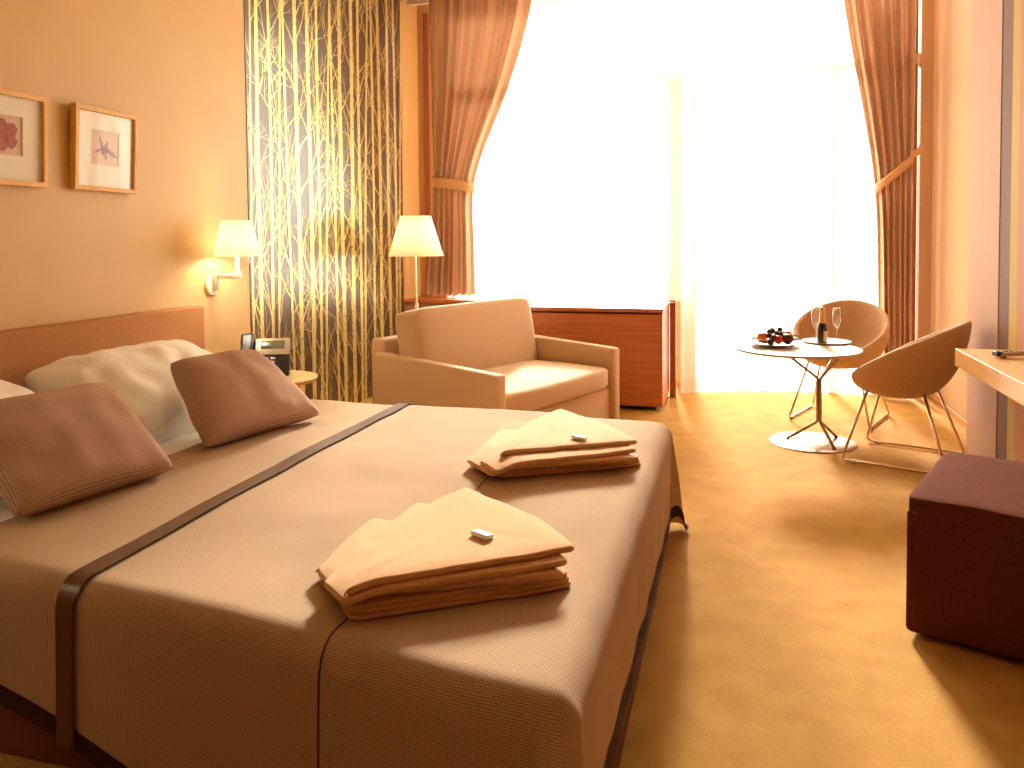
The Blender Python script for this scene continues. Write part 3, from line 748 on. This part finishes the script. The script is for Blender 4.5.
# ================================================================== ROUND TABLE
TZ = .62; tcx, tcy = .485, 5.46
rt = thing('round_table', 'round pale café table with splayed steel rods on a disc base', 'table', (tcx, tcy, 0))
obj('table_top', lathe([(0, TZ - .016), (.382, TZ - .016), (.389, TZ - .010), (.389, TZ - .003), (.386, TZ), (0, TZ)], (-.10, -.045, 0), seg=72), 'laminate', rt, auto=30)
obj('base_plate', lathe([(0, 0), (.268, 0), (.268, .005), (.262, .008), (0, .008)], seg=64), 'plate_steel', rt, auto=30)
for k in range(3):
    a = R(-68 + 120 * k); d = Vector((math.cos(a), math.sin(a), 0)); z = Vector((0, 0, 1))
    hub = Vector((.04, .0, 0)); obj('rod', tube(fillet([hub + d * .20 + z * .008, hub + d * .011 + z * .14, hub + d * .011 + z * .42, hub + d * .25 + z * (TZ - .018)], .012, 3), .0095, 10), 'steel', rt)
# fruit plate
fp = onz(774, 346, TZ); pr_ = .16; FS = 1.3
pl = tag(obj('plate', lathe([(0, .002), (.06, .0), (.065, .004), (pr_ * .9, .016), (pr_, .022), (pr_, .026), (pr_ * .88, .020), (.062, .008), (0, .007)], seg=12), 'china', auto=40), 'white china plate of fruit on the round table', 'plate'); pl.location = (fp.x, fp.y, TZ)
def fruit(name, m, label, cat, dx, dy, dz, r, sc=(1, 1, 1), stem=True, grp=None, rot=0):
    bm = ball((0, 0, 0), r, sc=sc, seg=16)
    for v in bm.verts:
        if v.co.z > r * .6 * sc[2] and math.hypot(v.co.x, v.co.y) < r * .45: v.co.z -= r * .12
    o = obj(name, bm, m); o.location = (fp.x + dx, fp.y + dy, TZ + dz); o.rotation_euler = (0, R(rot), R(rot * 2)); tag(o, label, cat, grp)
    if stem: obj('stem', tube([(0, 0, r * sc[2] * .85), (.002, 0, r * sc[2] * 1.15)], .0016, 6), 'stem', o)
    return o
# camera-right on the table is (+.96,+.27)
rx, ry = Vector((.963, .269)), Vector((.269, -.963))          # right, toward camera
def fpos(a, b): v = rx * a + ry * b; return v.x, v.y
def F(name, m, label, cat, a, b, z, r, **k): x, y = fpos(a * FS, b * FS); return fruit(name, m, label, cat, x, y, z * FS, r * FS, **k)
F('plum', 'plum', 'large dark plum at the front of the fruit plate', 'plum', .048, .058, .043, .029)
F('apple', 'apple', 'small red apple in the middle of the fruit plate', 'apple', .002, .058, .041, .024)
F('orange', 'orange', 'orange behind the plum on the fruit plate', 'orange', .058, .012, .052, .031, stem=False)
F('orange', 'orange', 'orange half hidden behind the grapes at the left of the plate', 'orange', -.055, -.01, .045, .027, stem=False)
F('nectarine', 'berry', 'red nectarine at the back of the fruit plate', 'nectarine', .04, -.045, .058, .027)
F('strawberry', 'berry', 'sliced red strawberry at the left rim of the fruit plate', 'strawberry', -.066, .05, .03, .016, sc=(1.9, .8, .6), rot=6)
F('strawberry', 'berry', 'sliced red strawberry at the right rim of the fruit plate', 'strawberry', .098, .0, .034, .016, sc=(1.6, .8, .7), rot=-8)
random.seed(4)
for a, b, z in ((-.03, .045, .034), (-.03, .02, .056), (-.022, .0, .072), (.012, .015, .066), (.03, -.005, .082), (-.008, .035, .052), (-.038, .066, .028), (-.005, -.02, .075), (.022, .03, .062), (-.02, .06, .050)):
    F('grape', 'grape', 'dark purple grape heaped on the fruit plate', 'grape', a, b, z, random.uniform(.0135, .0165), sc=(1, 1, 1.12), grp='dark grapes on the plate')
def leafo(a, b, z, s, rot, label):
    def g(u, v):
        t = v * 2 - 1; w = math.sin(PI * min(1, u * .96 + .02)) * .5
        return Vector((u - .5, t * w * .7 * (1 + .12 * math.sin(u * 40)), .12 * t * t + .14 * math.sin(u * PI) + .02 * math.sin(u * 30 + t * 3))) * s
    o = obj('lettuce_leaf', grid(g, 14, 6), 'leaf'); o.modifiers.new('t', 'SOLIDIFY').thickness = .0012
    x, y = fpos(a * FS * 1.12, b * FS * 1.12); o.scale = (FS * .8,) * 3; o.location = (fp.x + x, fp.y + y, TZ + z * FS); o.rotation_euler = (.2, -.2, R(rot)); tag(o, label, 'leaf', 'green garnish leaves')
for i, (a, b, z, s, ro) in enumerate(((-.085, .02, .03, .075, 200), (-.07, .058, .026, .06, 170), (-.09, -.015, .034, .06, 150), (.095, -.02, .034, .07, 10), (.085, .03, .03, .06, -30))):
    leafo(a, b, z, s, ro, ('curly green garnish leaf at the left tip of the fruit plate', 'curly green garnish leaf in front of the left strawberry slice', 'curly green garnish leaf behind the left orange', 'curly green garnish leaf behind the right strawberry slice', 'curly green garnish leaf in front of the right strawberry slice')[i])
# tray, bottle, flutes
tp = onz(826.5, 342.5, TZ)
tray = tag(obj('serving_tray', lathe([(0, .001), (.13, 0), (.152, .008), (.156, .012), (.152, .0125), (.128, .004), (0, .004)], seg=48), 'china', auto=40), 'round silvery serving tray under the bottle and flutes', 'tray'); tray.location = (tp.x, tp.y, TZ)
bp_ = onz(822, 343.8, TZ + .004)
bo = thing('wine_bottle', 'small dark sparkling wine bottle with gold foil neck on the tray', 'bottle', (bp_.x, bp_.y, TZ + .0045), R(-75))
obj('body', lathe([(0, .003), (.026, 0), (.031, .004), (.032, .095), (.030, .115), (.0245, .135), (.0245, .137), (0, .137)], seg=28), 'bottle', bo, auto=50)
obj('foil', lathe([(.0250, .128), (.0195, .16), (.0155, .19), (.0150, .205), (.018, .208), (.0195, .225), (.018, .238), (.010, .245), (0, .246)], seg=28), 'foilcap', bo, auto=60)
lb = grid(lambda u, v: Vector((.0327 * math.cos(R(-5 + 95 * u)), .0327 * math.sin(R(-5 + 95 * u)), .018 + .068 * v)), 14, 1); lo_ = obj('label', lb, 'label', bo)
for zz in (.034, .066):
    lb = bmesh.new(); grid(lambda u, v, zz=zz: Vector((.0330 * math.cos(R(20 + 45 * u)), .0330 * math.sin(R(20 + 45 * u)), zz + .0035 * v)), 8, 1, bm=lb); obj('label_print', lb, 'ink', lo_)
def flute(label, p):
    prof = [(0, 0), (.032, .0), (.032, .002), (.006, .006), (.004, .02), (.004, .075), (.010, .09), (.020, .11), (.0255, .14), (.027, .175), (.0245, .225), (.0233, .225), (.0257, .175), (.0243, .14), (.0188, .113), (.008, .093), (0, .09)]
    t = thing('champagne_flute', label, 'glass', (p.x, p.y, TZ + .0045), 0, 'champagne flutes')
    obj('bowl', lathe(prof[6:], seg=28), 'glass', t); obj('stem', lathe(prof[:7] + [(0, .088)], seg=28), 'glass', t)
flute('empty champagne flute left of the bottle', onz(815.5, 341, TZ)); flute('empty champagne flute right of the bottle', onz(836.5, 341.5, TZ))

# ================================================================== TUB CHAIRS
def tub_chair(label, loc, rotz, group):
    t = thing('tub_chair', label, 'chair', loc, rotz, group)          # local +y is the back
    ZB, ZI, ZF, ZK = .375, .44, .475, .825
    def rim_h(ph): c_ = (1 + math.sin(ph)) / 2; return ZF + (ZK - ZF) * (c_ ** .95)
    def rad(ph): s = math.sin(ph); return .30 + .02 * s + .03 * abs(math.cos(ph)) ** 2
    def rk(ph, h): return .10 * max(0, h - .45) * max(0, math.sin(ph))
    def outer(u, v):
        ph = 2 * PI * u; h = rim_h(ph); rr = rad(ph); t_ = v
        r = rr * (math.sin(t_ * PI / 2) ** .72); z = ZB + (h - ZB) * (1 - math.cos(t_ * PI / 2)) ** 1.05
        return Vector((r * math.cos(ph), r * math.sin(ph) + rk(ph, z), z))
    def inner(u, v):
        ph = 2 * PI * u; h = rim_h(ph); rr = rad(ph) - .038
        r = rr * (math.sin(v * PI / 2) ** .55); z = ZI + (h - ZI) * (1 - math.cos(v * PI / 2)) ** 1.4
        return Vector((r * math.cos(ph), r * math.sin(ph) + rk(ph, z), z))
    def rim(u, v):
        ph = 2 * PI * u; a, b = outer(u, 1), inner(u, 1); c = (a + b) / 2; w = (b - a) / 2; an = PI * v
        return c - w * math.cos(an) + Vector((0, 0, .020 * math.sin(an)))
    bm = bmesh.new(); grid(outer, 64, 22, wu=True, bm=bm); grid(inner, 64, 22, wu=True, bm=bm); grid(rim, 64, 6, wu=True, bm=bm)
    bmesh.ops.remove_doubles(bm, verts=bm.verts[:], dist=.0005)
    obj('shell', bm, 'tub', t)
    for s in (-1, 1):
        x = .275 * s; xt = .17 * s
        pts = [(xt, -.15, ZB + .055), (x, -.27, .012), (x, .29, .012), (xt, .15, ZB + .055)]
        obj('leg_frame', tube(fillet(pts, .03, 6), .0085, 10), 'chrome', t)
        for y in (-.2, .22): obj('glide', box(x - .012, x + .012, y - .02, y + .02, 0, .012, .002), 'silver', t, False)
    obj('cross_bar', tube([(-.17, -.15, ZB + .05), (.17, -.15, ZB + .05)], .008, 8), 'chrome', t)
    obj('cross_bar', tube([(-.17, .15, ZB + .05), (.17, .15, ZB + .05)], .008, 8), 'chrome', t)
    return t
tub_chair('tan tub chair between the round table and the tied curtain', (.735, 6.245, 0), math.atan2(.62, .25) - PI / 2, 'tub chairs')
tub_chair('tan tub chair seen from behind beside the desk', (.965, 5.20, 0), math.atan2(-.20, .48) - PI / 2, 'tub chairs')

# ================================================================== DESK, REMOTE, OTTOMAN
DZ = .75; dc = onz(955, 348.4, DZ); db = ony(955, 365.5, dc.y).z
dk = thing('desk', 'pale maple desk top fixed to the lacquered panels at the right', 'desk', (dc.x, dc.y, 0))
obj('desk_top', box(dc.x, XP, 1.9, dc.y, db, DZ, .003), 'maple', dk, False, world=True)
obj('support_panel', box(dc.x + .06, XP, 1.92, 1.96, 0, db, .003), 'maple', dk, False, world=True)
rp = onz(1013, 355.5, DZ + .008)
rm = thing('remote_control', 'slim remote control lying on the maple desk', 'remote', (rp.x + .01, rp.y, DZ), math.atan2(.25, .97))
bm = softbox(0, 0, .0185, .18, .045, .02, (0, 0, .15)); obj('body', bm, 'silver', rm)
obj('end_cap', softbox(-.085, 0, .0185, .03, .047, .022, (0, 0, .1)), 'black', rm)
for x in (-.06, .065): obj('foot', box(x - .01, x + .01, -.015, .015, 0, .010, .002), 'black', rm, False)
for i in range(5):
    for j in range(3): obj('button', box(-.055 + i * .026, -.042 + i * .026, -.014 + j * .011, -.007 + j * .011, .028, .0315, .001), 'black', rm, False)
oc = Vector((.550, 2.885)); od = Vector((.926, -.377)).normalized(); ob = Vector((-od.y, od.x))
OW, OD, OH = .55, .72, .46
ot = thing('ottoman', 'dark brown upholstered cube ottoman at the right edge', 'ottoman', (oc.x, oc.y, 0), math.atan2(od.y, od.x))
obj('body', box(0, OW, 0, OD, .015, OH - .03, .018, 4), 'ottoman', ot, auto=60)
bm = softbox(OW / 2, OD / 2, OH - .025, OW + .002, OD + .002, .075, (.005, .005, .15), NP=16); obj('top_cushion', bm, 'ottoman', ot)
obj('piping', tube(fillet([(.02, .004, OH - .035), (OW - .02, .004, OH - .035)], .01), .0035, 6), 'stitch', ot)
for x in (.06, OW - .06):
    for y in (.06, OD - .06): obj('foot', lathe([(0, 0), (.018, 0), (.02, .018), (0, .018)], (x, y, 0), 10), 'black', ot)
